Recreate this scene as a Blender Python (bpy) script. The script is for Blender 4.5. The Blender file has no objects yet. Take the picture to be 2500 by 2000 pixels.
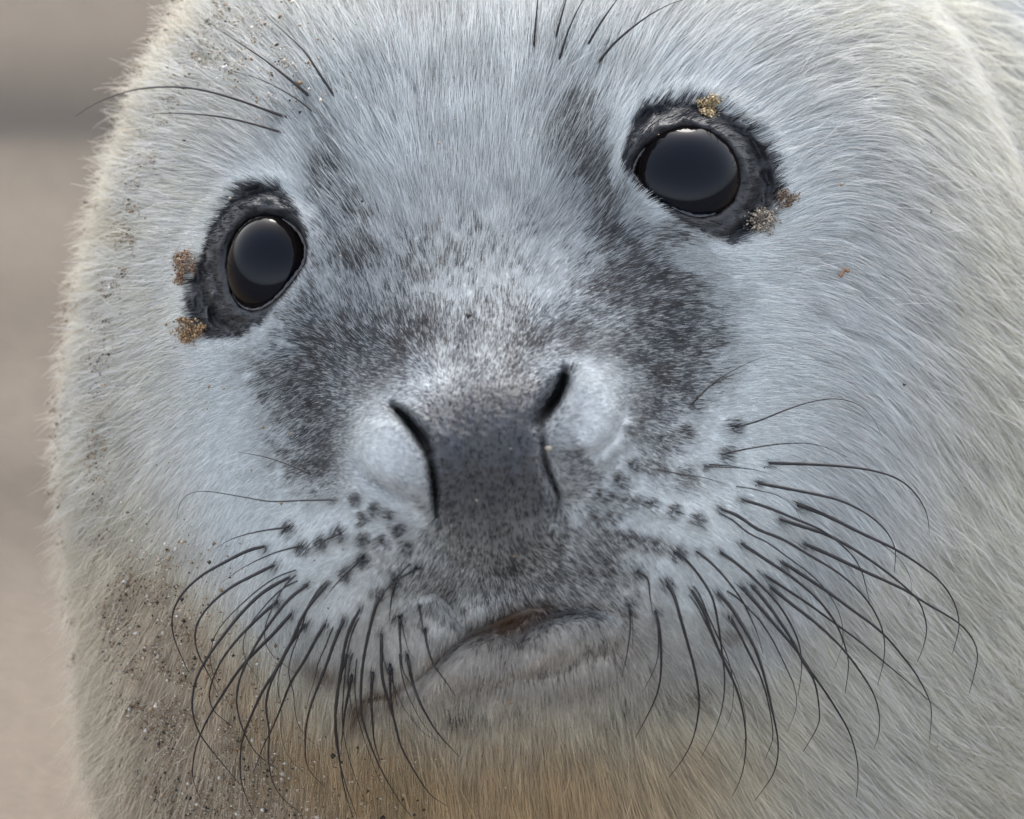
import bpy, math
import numpy as np
from mathutils import Vector

# ------------------------------------------------------------------ camera, light, exposure
sc = bpy.context.scene
S = 0.00012                      # metres per design unit (the face was drawn on a 2500 x 2000 grid)
D = 2.2                          # camera to the plane of the cheeks
ALPHA = math.radians(29.0)       # the camera looks down at the pup
HEAD_Z = 0.32                    # height of the middle of the head above the sand
CA, SA = math.cos(ALPHA), math.sin(ALPHA)


def to_world(p):
    """head frame (x right, y away from the camera, z up) -> world"""
    p = np.asarray(p, dtype=np.float64)
    o = np.empty_like(p)
    o[..., 0] = p[..., 0]
    o[..., 1] = p[..., 1] * CA + p[..., 2] * SA
    o[..., 2] = HEAD_Z - p[..., 1] * SA + p[..., 2] * CA
    return o


def dir_world(v):
    o = np.empty_like(v)
    o[..., 0] = v[..., 0]
    o[..., 1] = v[..., 1] * CA + v[..., 2] * SA
    o[..., 2] = -v[..., 1] * SA + v[..., 2] * CA
    return o


cam_d = bpy.data.cameras.new("camera")
cam = bpy.data.objects.new("camera", cam_d)
sc.collection.objects.link(cam)
cam.location = Vector(to_world(np.array([0.0, -D, 0.0])))
cam.rotation_euler = (math.radians(90) - ALPHA, 0, 0)
cam_d.sensor_width = 36
cam_d.lens = 36 * D / (2500 * S)
cam_d.clip_end = 3000
cam_d.dof.use_dof = True
cam_d.dof.focus_distance = D - 0.085
cam_d.dof.aperture_fstop = 12.0
sc.camera = cam

SUN_EL, SUN_AZ = math.radians(47), math.radians(4)    # azimuth: compass-like from +Y, clockwise
world = bpy.data.worlds.new("World")
sc.world = world
world.use_nodes = True
wn = world.node_tree
bg = wn.nodes["Background"]
sky = wn.nodes.new("ShaderNodeTexSky")
sky.sky_type = 'NISHITA'
sky.sun_disc = False
sky.sun_elevation = SUN_EL
sky.sun_rotation = SUN_AZ
sky.dust_density = 3.0
sky.air_density = 1.0
sky.ozone_density = 1.0
hsv = wn.nodes.new("ShaderNodeHueSaturation")      # hazy white-blue sky
hsv.inputs["Saturation"].default_value = 0.36
wn.links.new(sky.outputs[0], hsv.inputs["Color"])
wn.links.new(hsv.outputs[0], bg.inputs[0])
bg.inputs[1].default_value = 0.15
sun_d = bpy.data.lights.new("sun", 'SUN')
sun_d.energy = 0.7
sun_d.angle = math.radians(22)
sun_d.color = (1.0, 0.95, 0.88)
sun = bpy.data.objects.new("sun", sun_d)
sc.collection.objects.link(sun)
sdir = Vector((math.sin(SUN_AZ) * math.cos(SUN_EL), math.cos(SUN_AZ) * math.cos(SUN_EL), math.sin(SUN_EL)))
sun.rotation_euler = sdir.to_track_quat('Z', 'Y').to_euler()
sun.location = (0, 0, 5)
sc.view_settings.view_transform = 'Standard'
sc.view_settings.look = 'None'
sc.view_settings.exposure = 1.5
sc.view_settings.gamma = 1.0
sc.render.hair_type = 'STRIP'
sc.render.hair_subdiv = 2
sc.cycles.max_bounces = 8
sc.cycles.diffuse_bounces = 4
sc.cycles.transparent_max_bounces = 4

rng = np.random.default_rng(7)
V = 2500 / 2156.0


# ------------------------------------------------------------------ small numeric helpers
def sstep(a, b, x):
    t = np.clip((x - a) / (b - a), 0, 1)
    return t * t * (3 - 2 * t)


_lat = {}


def vnoise(x, y, seed=0):
    if seed not in _lat:
        _lat[seed] = np.random.default_rng(100 + seed).random((256, 256))
    L = _lat[seed]
    xi = np.floor(x).astype(np.int64)
    yi = np.floor(y).astype(np.int64)
    fx = x - xi
    fy = y - yi
    fx = fx * fx * (3 - 2 * fx)
    fy = fy * fy * (3 - 2 * fy)
    x0, x1, y0, y1 = xi & 255, (xi + 1) & 255, yi & 255, (yi + 1) & 255
    return (L[y0, x0] * (1 - fx) + L[y0, x1] * fx) * (1 - fy) + (L[y1, x0] * (1 - fx) + L[y1, x1] * fx) * fy


def fbm(x, y, octaves=4, seed=0):
    s, a, n = 0, 0.5, 0
    for k in range(octaves):
        s = s + a * vnoise(x * 2 ** k + 17.3 * k, y * 2 ** k + 5.7 * k, seed + k)
        n += a
        a *= 0.5
    return s / n


def poly_sd(px, py, poly):
    """signed distance to a closed polygon (negative inside)"""
    P = np.asarray(poly, float)
    d = np.full(px.shape, 1e9)
    inside = np.zeros(px.shape, bool)
    for i in range(len(P)):
        ax, ay = P[i]
        bx, by = P[(i + 1) % len(P)]
        ex, ey = bx - ax, by - ay
        t = np.clip(((px - ax) * ex + (py - ay) * ey) / (ex * ex + ey * ey), 0, 1)
        d = np.minimum(d, np.hypot(px - ax - t * ex, py - ay - t * ey))
        c = (ay > py) != (by > py)
        xx = ax + (py - ay) * ex / (ey if abs(ey) > 1e-9 else 1e-9)
        inside ^= c & (px < xx)
    return np.where(inside, -d, d)


def line_dist(px, py, pts):
    """distance to an open polyline, and the arc parameter 0..1"""
    P = np.asarray(pts, float)
    seg = np.hypot(*(P[1:] - P[:-1]).T)
    cum = np.concatenate([[0], np.cumsum(seg)])
    d = np.full(px.shape, 1e9)
    tt = np.zeros(px.shape)
    for i in range(len(P) - 1):
        ax, ay = P[i]
        ex, ey = P[i + 1] - P[i]
        t = np.clip(((px - ax) * ex + (py - ay) * ey) / (ex * ex + ey * ey), 0, 1)
        q = np.hypot(px - ax - t * ex, py - ay - t * ey)
        m = q < d
        d = np.where(m, q, d)
        tt = np.where(m, (cum[i] + t * seg[i]) / cum[-1], tt)
    return d, tt


def catmull(pts, n):
    P = np.asarray(pts, float)
    P = np.vstack([2 * P[0] - P[1], P, 2 * P[-1] - P[-2]])
    m = len(P) - 3
    u = np.linspace(0, m - 1e-6, n)
    i = u.astype(int)
    t = (u - i)[:, None]
    a, b, c, d = P[i], P[i + 1], P[i + 2], P[i + 3]
    return 0.5 * (2 * b + (c - a) * t + (2 * a - 5 * b + 4 * c - d) * t * t + (3 * b - a - 3 * c + d) * t ** 3)


def ell(px, py, cx, cy, rx, ry, rot=0.0):
    a = math.radians(rot)
    dx, dy = px - cx, py - cy
    u = (dx * math.cos(a) + dy * math.sin(a)) / rx
    v = (-dx * math.sin(a) + dy * math.cos(a)) / ry
    return np.exp(-(u * u + v * v))


# crop frames in which positions were read off
def c1(l): return [(x / 2.3956, y / 2.3956) for x, y in l]
def c2(l): return [(800 + x / 2.3956, y / 2.3956) for x, y in l]
def c4(l): return [(x / 2.3956, 640 + y / 2.3956) for x, y in l]
def c5(l): return [(800 + x / 2.3956, 640 + y / 2.3956) for x, y in l]
def c6(l): return [(1600 + x / 2.3956, 640 + y / 2.3956) for x, y in l]
def c7(l): return [(x / 2.3956, 1280 + y / 2.3956) for x, y in l]
def c8(l): return [(800 + x / 2.3956, 1280 + y / 2.3956) for x, y in l]
def c9(l): return [(1600 + x / 2.3956, 1280 + y / 2.3956) for x, y in l]
def cv(l): return [(x * V, y * V) for x, y in l]


# ------------------------------------------------------------------ shape of the head
CX, CY = 1230.0, 1080.0
RIM = [(195, 850), (178, 1050), (185, 1300), (215, 1550), (235, 1800), (330, 2100), (650, 2400), (1200, 2550), (1900, 2480),
       (2350, 2150), (2560, 1700), (2590, 1200), (2550, 760), (2450, 380), (2300, 60), (2050, -180), (1500, -300), (1000, -330),
       (720, -220), (530, -60), (405, 120), (320, 320), (248, 560)]
_ra = np.array([math.atan2(y - CY, x - CX) for x, y in RIM])
_rr = np.array([math.hypot(x - CX, y - CY) for x, y in RIM])
_o = np.argsort(_ra)
_ra, _rr = _ra[_o], _rr[_o]
_ra3 = np.concatenate([_ra - 2 * np.pi, _ra, _ra + 2 * np.pi])
_rr3 = np.tile(_rr, 3)
_tab_a = np.linspace(-np.pi, np.pi, 721)
_tab = np.interp(_tab_a, _ra3, _rr3)
_k = np.exp(-np.linspace(-2, 2, 25) ** 2)
_k /= _k.sum()
_tab = np.convolve(np.concatenate([_tab[-13:-1], _tab, _tab[1:13]]), _k, 'valid')


def rim_r(a):
    return np.interp(a, _tab_a, _tab)


EYE_L = cv([(474, 560), (480, 520), (497, 485), (523, 460), (560, 450), (600, 458), (632, 483), (650, 520), (645, 556), (624, 588), (594, 624),
            (562, 650), (532, 659), (503, 648), (484, 618)])
EYE_R = cv([(1324, 365), (1334, 335), (1355, 308), (1395, 284), (1440, 274), (1488, 282), (1528, 310), (1550, 345), (1557, 388), (1545, 425),
            (1513, 452), (1472, 462), (1430, 450), (1385, 425), (1348, 398)])
SKIN_L = cv([(540, 378), (590, 395), (635, 440), (652, 500), (648, 560), (610, 615), (570, 668), (500, 715), (440, 712), (405, 690), (390, 640),
             (395, 590), (420, 540), (440, 480), (480, 420)])
SKIN_R = cv([(1315, 280), (1345, 225), (1400, 208), (1470, 212), (1540, 240), (1590, 280), (1630, 330), (1648, 390), (1628, 450), (1590, 490),
             (1540, 512), (1480, 495), (1430, 468), (1380, 432), (1335, 400), (1308, 365), (1305, 320)])
NOSTRIL_L = c5([(385, 850), (450, 905), (520, 990), (565, 1060), (590, 1110)])
NOSTRIL_L2 = c5([(590, 1110), (605, 1200), (620, 1300), (632, 1400), (640, 1480)])
NOSTRIL_R = c5([(1390, 640), (1370, 720), (1330, 800), (1275, 880), (1240, 930)])
NOSTRIL_R2 = c5([(1240, 930), (1260, 1050), (1275, 1180), (1320, 1290), (1350, 1370), (1330, 1520)])
CREASE_L = c5([(140, 1150), (220, 1250), (300, 1310), (420, 1370)])
CREASE_R = c5([(1725, 780), (1725, 900), (1680, 1020), (1590, 1110), (1500, 1150)])
MOUTH_TAIL = c8([(100, 1080), (230, 1020), (400, 980), (560, 890)])
MOUTH = c8([(480, 945), (520, 920), (640, 820), (740, 720), (840, 640), (960, 590), (1080, 540), (1180, 500), (1320, 490), (1420, 500)])
MOUTH2 = c8([(960, 640), (1120, 650), (1200, 590), (1300, 540), (1400, 515), (1500, 495), (1600, 510), (1690, 545)])
LIP_FOLD = c8([(530, 440), (620, 400), (690, 460), (750, 540), (800, 600)])
CHIN_FOLD = c8([(700, 1130), (800, 980), (950, 900), (1150, 900), (1350, 860), (1500, 790), (1700, 730), (1850, 700)])
PHILTRUM = c8([(1060, 100), (1090, 230), (1130, 330), (1170, 430)])
NOSEPAD = cv([(815, 862), (900, 812), (1010, 778), (1110, 762), (1190, 765), (1270, 795), (1310, 870), (1300, 940), (1250, 990), (1185, 1050), (1170, 1150),
              (1080, 1200), (960, 1160), (915, 1080), (850, 1040), (775, 1010), (755, 940), (780, 890)])
NOSE_DARK = cv([(862, 858), (925, 832), (1000, 806), (1100, 790), (1165, 795), (1140, 880), (1140, 960), (1165, 1050), (1165, 1160), (1090, 1190), (960, 1160),
                (915, 1070), (900, 950)])
FOLLICLES = c5([(175, 1390), (285, 1445), (440, 1560), (320, 1640), (85, 1580), (1590, 1365), (1740, 1385), (1885, 1415), (1620, 1590), (1760, 1610),
                (1920, 1640), (2040, 1690), (1750, 980), (1780, 1180), (1930, 1205), (2080, 1240), (2010, 1450), (370, 1490), (215, 1500), (1665, 1370), (1815, 1400), (1690, 1600), (1842, 1625), (1860, 1190), (1700, 1270),
                (1560, 1500), (2150, 1500), (1650, 1480), (470, 1660), (230, 1620)]) + \
    c8([(535, 255), (405, 330), (215, 190), (115, 280), (1500, 260), (1640, 230), (1800, 270), (1975, 330), (1765, 460), (310, 400), (420, 530)]) + \
    c7([(1700, 15), (1780, 120), (1890, 100), (2000, 50)]) + c6([(160, 985), (215, 830), (400, 1120), (450, 970), (30, 1035)])


WH = [
    # right side
    (c9([(640, -358), (850, -353), (1050, -343), (1250, -318), (1400, -273), (1500, -203), (1570, -103), (1595, -23), (1602, 57)]), 5, 180),
    (c9([(580, -243), (800, -203), (1050, -148), (1200, -83), (1310, -3), (1380, 87), (1405, 170), (1397, 280)]), 5, 170),
    (c9([(480, -153), (650, -100), (820, -30), (980, 40), (1120, 150), (1200, 260), (1240, 400), (1255, 470)]), 4.5, 130),
    (c9([(695, -43), (850, 10), (1000, 60), (1150, 140), (1300, 240), (1440, 350), (1540, 450), (1580, 560), (1585, 640), (1560, 740), (1530, 805)]), 5.5, 170),
    (c9([(795, -128), (1000, -50), (1200, 50), (1400, 145), (1550, 240), (1660, 330), (1740, 440), (1775, 560), (1770, 640), (1738, 755)]), 5.5, 180),
    (c9([(825, 95), (1000, 170), (1200, 265), (1450, 380), (1570, 455), (1770, 575), (1860, 680), (1885, 770), (1870, 860), (1835, 990)]), 5.5, 170),
    (c9([(350, -103), (480, -50), (600, 30), (750, 90), (900, 180), (1050, 270), (1150, 350), (1250, 460), (1310, 570), (1340, 680), (1335, 800), (1300, 940)]), 5, 150),
    (c9([(480, 97), (650, 210), (800, 310), (950, 440), (1050, 570), (1105, 700), (1130, 820), (1110, 990)]), 5, 120),
    (c9([(710, 200), (850, 290), (1000, 390), (1150, 500), (1310, 620), (1420, 740), (1520, 870), (1590, 1000), (1615, 1090), (1603, 1270)]), 5.2, 160),
    (c9([(600, 270), (750, 370), (900, 470), (1050, 580), (1200, 690), (1330, 800), (1450, 900), (1600, 1030), (1700, 1110)]), 4, 100),
    (c9([(365, 150), (500, 250), (620, 360), (720, 470), (800, 600), (845, 720), (855, 850), (835, 1000)]), 4.5, 120),
    (c9([(475, 340), (580, 450), (700, 590), (820, 730), (900, 850), (980, 960), (1070, 1100), (1140, 1230), (1180, 1380), (1185, 1500), (1175, 1600)]), 5.2, 150),
    (c9([(640, 340), (800, 470), (930, 570), (1050, 680), (1130, 770), (1210, 880), (1280, 1000), (1310, 1120), (1305, 1240), (1278, 1310)]), 5, 150),
    (c9([(230, 150), (330, 230), (430, 340), (520, 470), (600, 650), (630, 760)]), 4, 90),
    (c9([(105, 140), (200, 230), (290, 350), (340, 450), (370, 600), (390, 750), (405, 900), (395, 1050), (350, 1200), (270, 1360)]), 4, 90),
    (c9([(340, 380), (430, 470), (500, 580), (570, 700), (620, 830), (660, 980), (690, 1120), (715, 1250), (715, 1370), (680, 1480), (580, 1620)]), 5.2, 140),
    (c9([(200, 370), (270, 480), (330, 640), (400, 800), (470, 950), (510, 1090), (530, 1250), (520, 1400), (490, 1510), (450, 1590)]), 5, 130),
    (c9([(60, 330), (110, 420), (150, 560), (190, 700), (230, 850), (255, 1000), (250, 1120), (215, 1270), (150, 1390), (80, 1480)]), 5, 120),
    (c9([(410, 515), (480, 620), (550, 760), (610, 880), (650, 1000), (680, 1150), (685, 1260), (640, 1380)]), 4, 100),
    (c9([(540, 330), (680, 500), (800, 680), (860, 800), (930, 920), (958, 1080), (950, 1180), (865, 1330)]), 5, 130),
    (c8([(1915, 490), (1945, 650), (1950, 850), (1930, 980), (1880, 1100), (1800, 1250)]), 4.5, 90),
    (c8([(1760, 450), (1770, 600), (1750, 760), (1720, 900)]), 3, 50),
    (c8([(1800, 270), (1870, 320), (1885, 420), (1900, 520)]), 4, 40),
    (c6([(215, 830), (350, 700), (500, 610), (620, 560), (680, 550)]), 2.4, 60),
    (c6([(450, 970), (600, 930), (750, 870), (900, 820), (1050, 800), (1180, 830), (1270, 910), (1320, 1010)]), 2.8, 90),
    (c6([(400, 1120), (550, 1090), (720, 1065), (880, 1060), (1000, 1085), (1120, 1140)]), 2.6, 80),
    (c6([(280, 1195), (400, 1200), (550, 1210), (680, 1240)]), 2.2, 30),
    (c6([(0, 1215), (150, 1240), (300, 1265), (440, 1310)]), 2.2, 30),
    # left side
    (c7([(1570, 125), (1450, 155), (1300, 230), (1180, 300), (1080, 390), (1020, 490), (1005, 580), (1020, 670), (1050, 750), (1100, 860)]), 5.2, 160),
    (c7([(1620, 230), (1500, 290), (1350, 370), (1230, 470), (1160, 570), (1140, 660), (1160, 760), (1220, 880), (1280, 1000)]), 5, 150),
    (c7([(1710, 300), (1550, 390), (1430, 500), (1330, 620), (1220, 770), (1150, 900), (1125, 1020), (1130, 1120), (1170, 1230), (1260, 1350), (1400, 1520)]), 5.5, 150),
    (c7([(1640, 435), (1520, 540), (1400, 660), (1300, 790), (1240, 920), (1225, 1010), (1250, 1090), (1340, 1170)]), 5, 140),
    (c7([(1820, 340), (1700, 430), (1600, 550), (1500, 700), (1420, 860), (1390, 960), (1385, 1060), (1420, 1200), (1500, 1340), (1620, 1430)]), 5, 120),
    (c7([(1720, 505), (1600, 640), (1500, 740), (1400, 850), (1300, 1000), (1220, 1130), (1160, 1260), (1130, 1380), (1130, 1500), (1175, 1610)]), 5.5, 140),
    (c7([(1805, 560), (1700, 700), (1630, 830), (1540, 970), (1470, 1120), (1420, 1250), (1405, 1370), (1410, 1500), (1450, 1620), (1490, 1700)]), 5.5, 150),
    (c7([(1910, 570), (1850, 670), (1780, 800), (1700, 930), (1640, 1080), (1590, 1200), (1540, 1300), (1480, 1460)]), 5, 130),
    (c7([(1930, 340), (1830, 450), (1760, 560), (1700, 700), (1620, 850), (1570, 970), (1555, 1080), (1575, 1210), (1570, 1330), (1580, 1460), (1640, 1590), (1760, 1690)]), 5, 120),
    (c7([(2020, 540), (1960, 680), (1900, 850), (1840, 1000), (1800, 1130), (1785, 1260), (1800, 1420), (1900, 1540)]), 5, 120),
    (c7([(2115, 480), (2060, 580), (2020, 700), (1990, 880), (1970, 1050), (1960, 1200), (1985, 1380), (2030, 1550), (2090, 1720)]), 5, 120),
    (c8([(310, 400), (270, 520), (240, 640), (210, 790), (195, 950), (200, 1120), (250, 1290), (320, 1450), (420, 1620), (490, 1710)]), 5, 110),
    (c8([(120, 740), (80, 870), (55, 1000), (45, 1150), (70, 1380), (100, 1560), (150, 1720)]), 5, 110),
    (c8([(315, 620), (315, 750), (315, 850), (330, 950), (350, 1020), (390, 1150), (430, 1300), (510, 1450), (600, 1580), (700, 1650)]), 5, 100),
    (c8([(405, 330), (375, 430), (360, 560)]), 4, 30),
    (c8([(420, 530), (425, 700), (440, 850), (490, 940)]), 4.5, 60),
    (c8([(465, 750), (490, 900), (530, 1020), (580, 1120), (650, 1230), (770, 1360)]), 5, 90),
    (c8([(570, 600), (580, 700), (620, 820), (690, 920), (750, 1010)]), 4, 50),
    (c8([(535, 470), (555, 600), (575, 690)]), 3.5, 40),
    (c8([(265, 850), (255, 1000), (262, 1150), (275, 1280), (310, 1400)]), 5, 80),
    (c8([(145, 870), (120, 1000), (100, 1100), (85, 1250), (75, 1350)]), 4.5, 70),
    (c8([(365, 810), (365, 930), (375, 1060), (400, 1180)]), 4.5, 60),
    (c8([(535, 255), (420, 320), (330, 400), (270, 500)]), 3.4, 40),
    (c8([(215, 190), (130, 270), (50, 350), (-20, 440)]), 3.6, 50),
    (c7([(1700, 15), (1500, 45), (1350, 90), (1250, 150)]), 2.8, 70),
    (c7([(1780, 120), (1600, 170), (1430, 250), (1300, 340)]), 2.8, 60),
    (c7([(2000, 50), (1890, 100), (1800, 150)]), 3.4, 30),
    (c4([(1960, 1390), (1750, 1395), (1580, 1400), (1400, 1370), (1200, 1340), (1100, 1360), (1050, 1420), (1035, 1500)]), 2.6, 110),
    (c4([(1820, 1240), (1700, 1190), (1550, 1140), (1380, 1110)]), 2.4, 60),
    # brows
    (c1([(1970, 585), (1880, 450), (1780, 300), (1690, 210), (1600, 130), (1490, 30)]), 4.2, 140),
    (c1([(1830, 580), (1700, 470), (1550, 350), (1400, 250), (1280, 170), (1200, 120)]), 4.8, 160),
    (c1([(1870, 690), (1750, 590), (1600, 500), (1450, 440), (1300, 405)]), 2.8, 90),
    (c1([(1720, 705), (1550, 640), (1350, 570), (1150, 520), (980, 508), (820, 520), (700, 550), (560, 605), (440, 680)]), 4.8, 190),
    (c1([(1690, 790), (1500, 730), (1300, 685), (1100, 665), (920, 665), (800, 685)]), 4, 150),
    (c2([(1205, 290), (1215, 150), (1230, -20), (1235, -140)]), 3.6, 120),
    (c2([(1328, 245), (1360, 120), (1400, -20), (1440, -140)]), 3.6, 120),
    (c2([(1350, 365), (1400, 200), (1460, 60), (1505, -15), (1560, -100)]), 3.6, 130),
    (c2([(1515, 280), (1580, 160), (1690, 0), (1770, -100)]), 3.8, 120),
    (c2([(1560, 395), (1680, 250), (1850, 110), (1990, 30), (2110, -10)]), 4.2, 140),
]
ROOTS = [w_[0][0] for w_ in WH]


def height(px, py, rho=None):
    """how far the skin stands towards the camera, in design units"""
    dx, dy = px - CX, py - CY
    if rho is None:
        rho = np.minimum(np.hypot(dx, dy) / rim_r(np.arctan2(dy, dx)), 1.0)
    h = 830 * np.sqrt(np.maximum(1 - rho ** 2, 0))
    # muzzle, brow, pads
    h = h + 300 * ell(px, py, 1190, 1180, 560, 520)
    h = h + 110 * ell(px, py, 1180, 1040, 340, 260, -15)
    h = h + 90 * np.clip(1.3 * ell(px, py, 830, 1420, 250, 200, -35), 0, 1) + 100 * np.clip(1.3 * ell(px, py, 1650, 1370, 290, 210, 25), 0, 1)
    h = h - 55 * ell(px, py, 1190, 1480, 130, 150)
    h = h - 90 * ell(px, py, 700, 1130, 150, 200) * 0.4
    # eye region: shallow hollow towards the nose, brow above
    for (cx, cy, s_) in ((655, 650, -1), (1670, 435, 1)):
        h = h + 55 * ell(px, py, cx, cy, 230, 210)
        h = h - 45 * ell(px, py, cx - s_ * 190, cy + 150, 170, 150)
    # nose: wings and septum
    h = h + 78 * np.clip(ell(px, py, 950, 1120, 112, 135, -30) * 1.5, 0, 1) ** 0.8
    h = h + 84 * np.clip(ell(px, py, 1445, 1005, 100, 135, 15) * 1.5, 0, 1) ** 0.8
    nd = poly_sd(px, py, NOSEPAD) if True else 0
    h = h + 42 * sstep(34, -46, nd) + 20 * np.clip(ell(px, py, 1185, 1030, 190, 160, -12) * 1.3, 0, 1)
    for ln, w, dp in ((NOSTRIL_L, 13, 150), (NOSTRIL_R, 19, 180), (NOSTRIL_L2, 10, 70), (NOSTRIL_R2, 9, 40), (CREASE_L, 18, 38), (CREASE_R, 18, 36),
                      (MOUTH, 18, 60), (MOUTH2, 15, 48), (LIP_FOLD, 16, 30), (CHIN_FOLD, 34, 18), (MOUTH_TAIL, 22, 18), (PHILTRUM, 10, 10)):
        L = np.asarray(ln)
        m = (px > L[:, 0].min() - 120) & (px < L[:, 0].max() + 120) & (py > L[:, 1].min() - 120) & (py < L[:, 1].max() + 120)
        if m.any():
            d, t = line_dist(px[m], py[m], ln)
            taper = np.sin(np.clip(t, 0.03, 0.97) * np.pi) ** 0.5
            hh = np.zeros(px.shape)
            hh[m] = dp * taper * np.exp(-(d / w) ** 2)
            h = h - hh
    # lower lip and chin
    h = h + 80 * np.clip(1.25 * ell(px, py, 1210, 1600, 250, 90, -12), 0, 1) + 95 * ell(px, py, 1290, 1700, 380, 125, -6)
    h = h - 40 * ell(px, py, 1250, 2000, 700, 190)
    # soft folds of the coat
    h = h + 26 * (fbm(px / 320, py / 320, 3, 5) - 0.5) * sstep(250, 700, np.hypot(px - 1180, py - 1050))
    nn = sstep(30, -30, poly_sd(px, py, NOSE_DARK))
    h = h + nn * (15 * (fbm(px / 26, py / 150, 3, 71) - 0.5) + 7 * (fbm(px / 7, py / 8, 2, 73) - 0.5))
    for f in FOLLICLES:
        m = (abs(px - f[0]) < 60) & (abs(py - f[1]) < 60)
        if m.any():
            hh = np.zeros(px.shape)
            r = np.hypot(px[m] - f[0], py[m] - f[1])
            hh[m] = 7 * np.exp(-(r / 26) ** 2) - 9 * np.exp(-(r / 9) ** 2)
            h = h + hh
    # eyelids and sockets
    for poly, skin in ((EYE_L, SKIN_L), (EYE_R, SKIN_R)):
        P = np.asarray(poly)
        cx, cy = P.mean(0)
        m = (abs(px - cx) < 420) & (abs(py - cy) < 420)
        if m.any():
            x_, y_ = px[m], py[m]
            d = poly_sd(x_, y_, poly)
            ds = poly_sd(x_, y_, skin)
            ang = np.arctan2(y_ - cy, x_ - cx)
            ring = sstep(30, -40, ds)
            wn_ = 3.2 * fbm(x_ / 60, y_ / 60, 3, 11)
            wr = 1 - 2 * np.abs(np.sin(d / 15.0 + wn_ * 1.6 + 0.6 * np.sin(ang * 2)))
            wr = wr * (0.3 + 1.2 * fbm(x_ / 45, y_ / 45, 2, 12)) + 0.8 * (fbm(x_ / 9, y_ / 9, 3, 14) - 0.5)
            upper = sstep(0.4, -0.6, (y_ - cy) / 120.0)
            lid = 34 * (0.35 + 0.85 * upper)
            outer = 0.12 + 0.88 * sstep(12, -24, ds)
            lid = lid * (0.4 + 0.6 * outer)
            add = lid * np.exp(-((d - 24) / 22) ** 2) - 20 * outer * np.exp(-((d - 62) / 14) ** 2) + 16 * outer * np.exp(-((d - 92) / 16) ** 2) * (0.4 + upper)
            add = add + ring * wr * 12.0 * sstep(8, 34, d)
            add = add - 14 * ring * sstep(40, 100, d)
            add = np.where(d < 0, lid * np.exp(-(24 / 22) ** 2) - 260 * sstep(0, -24, d), add)
            hh = np.zeros(px.shape)
            hh[m] = add
            h = h + hh
    return h


def head_pos(px, py, h):
    """design units -> head frame metres"""
    y = -h * S
    k = (D + y) / D
    return np.stack([(px - 1250) * S * k, y, -(py - 1000) * S * k], -1)


# ------------------------------------------------------------------ colouring of the coat (natural pigment, dust and stains, plus painted shade and highlights)
DARK = [(1010, 880, 165, 95, -8, 1.0), (1030, 990, 120, 140, 0, .95), (1080, 1120, 130, 120, 0, .8), (1080, 1230, 160, 70, 0, .6),
        (1040, 795, 160, 40, -12, .55), (780, 725, 165, 85, -14, .9), (690, 720, 100, 90, 0, .8), (640, 850, 75, 130, 0, .7), (700, 890, 62, 110, 0, .85),
        (880, 680, 90, 45, 0, .55), (790, 800, 80, 60, -30, .85), (1170, 700, 120, 55, -25, .75), (1330, 620, 125, 70, 40, .8), (1410, 700, 100, 95, 0, .85),
        (1310, 750, 110, 50, 20, .85), (1400, 800, 90, 90, 0, .7), (1465, 655, 70, 60, 0, .6), (1290, 490, 75, 50, 40, .75), (1375, 560, 75, 55, 45, .65),
        (1195, 255, 38, 60, 0, .5), (1215, 335, 50, 75, -20, .7), (1250, 400, 45, 45, 0, .55), (705, 365, 38, 65, -20, .62), (725, 480, 50, 50, 0, .62),
        (740, 560, 80, 45, 20, .5), (690, 265, 50, 40, 0, .12), (665, 410, 30, 50, 0, .3), (930, 190, 230, 50, 0, .15), (1190, 135, 60, 35, 0, .12),
        (850, 560, 170, 60, 0, .25), (900, 1150, 70, 60, 0, .4), (1240, 1010, 70, 70, 0, .5), (1250, 1160, 100, 80, 0, .45), (1320, 1230, 70, 50, 0, .4),
        (1090, 1300, 120, 30, -15, .5), (880, 1250, 80, 70, 30, .42), (1050, 1345, 120, 35, -10, .42), (1270, 1350, 90, 30, -10, .42), (1370, 1385, 70, 35, -10, .38),
        (990, 1450, 90, 30, -30, .35), (1250, 1440, 150, 22, -10, .25), (1240, 1290, 70, 25, 5, .6), (560, 780, 40, 60, 0, .3), (1380, 920, 60, 60, 0, .45),
        (1440, 1000, 60, 40, 0, .3), (1260, 795, 40, 30, 0, .5), (1350, 860, 50, 70, 0, .7), (660, 970, 60, 70, 0, .5), (770, 960, 30, 40, 0, .3),
        (1290, 180, 80, 30, 0, .15), (640, 640, 40, 40, 0, .35), (1430, 480, 40, 50, 40, .35), (980, 720, 60, 50, 0, .35), (1200, 560, 50, 30, 0, .25),
        (1190, 870, 60, 60, 0, .4), (1000, 590, 210, 120, 0, .30), (1000, 450, 200, 90, 0, .14), (930, 700, 120, 50, 0, .25), (1090, 690, 90, 60, 0, .25),
        (980, 1500, 130, 24, -4, .32), (1400, 1465, 140, 26, -14, .38), (880, 980, 40, 60, 0, .3)]  # this row starts with two blobs of painted shade under the chin
LIGHT = [(845, 950, 85, 85, -30, .95), (800, 920, 40, 90, 20, .6), (1240, 860, 72, 90, 0, .85), (1215, 790, 50, 35, 20, .5), (1000, 625, 130, 45, 0, .15),
         (900, 810, 40, 15, -15, .3), (660, 1140, 160, 90, 0, .6), (1290, 445, 30, 30, 0, .2), (1450, 560, 60, 30, 40, .6)]


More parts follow.
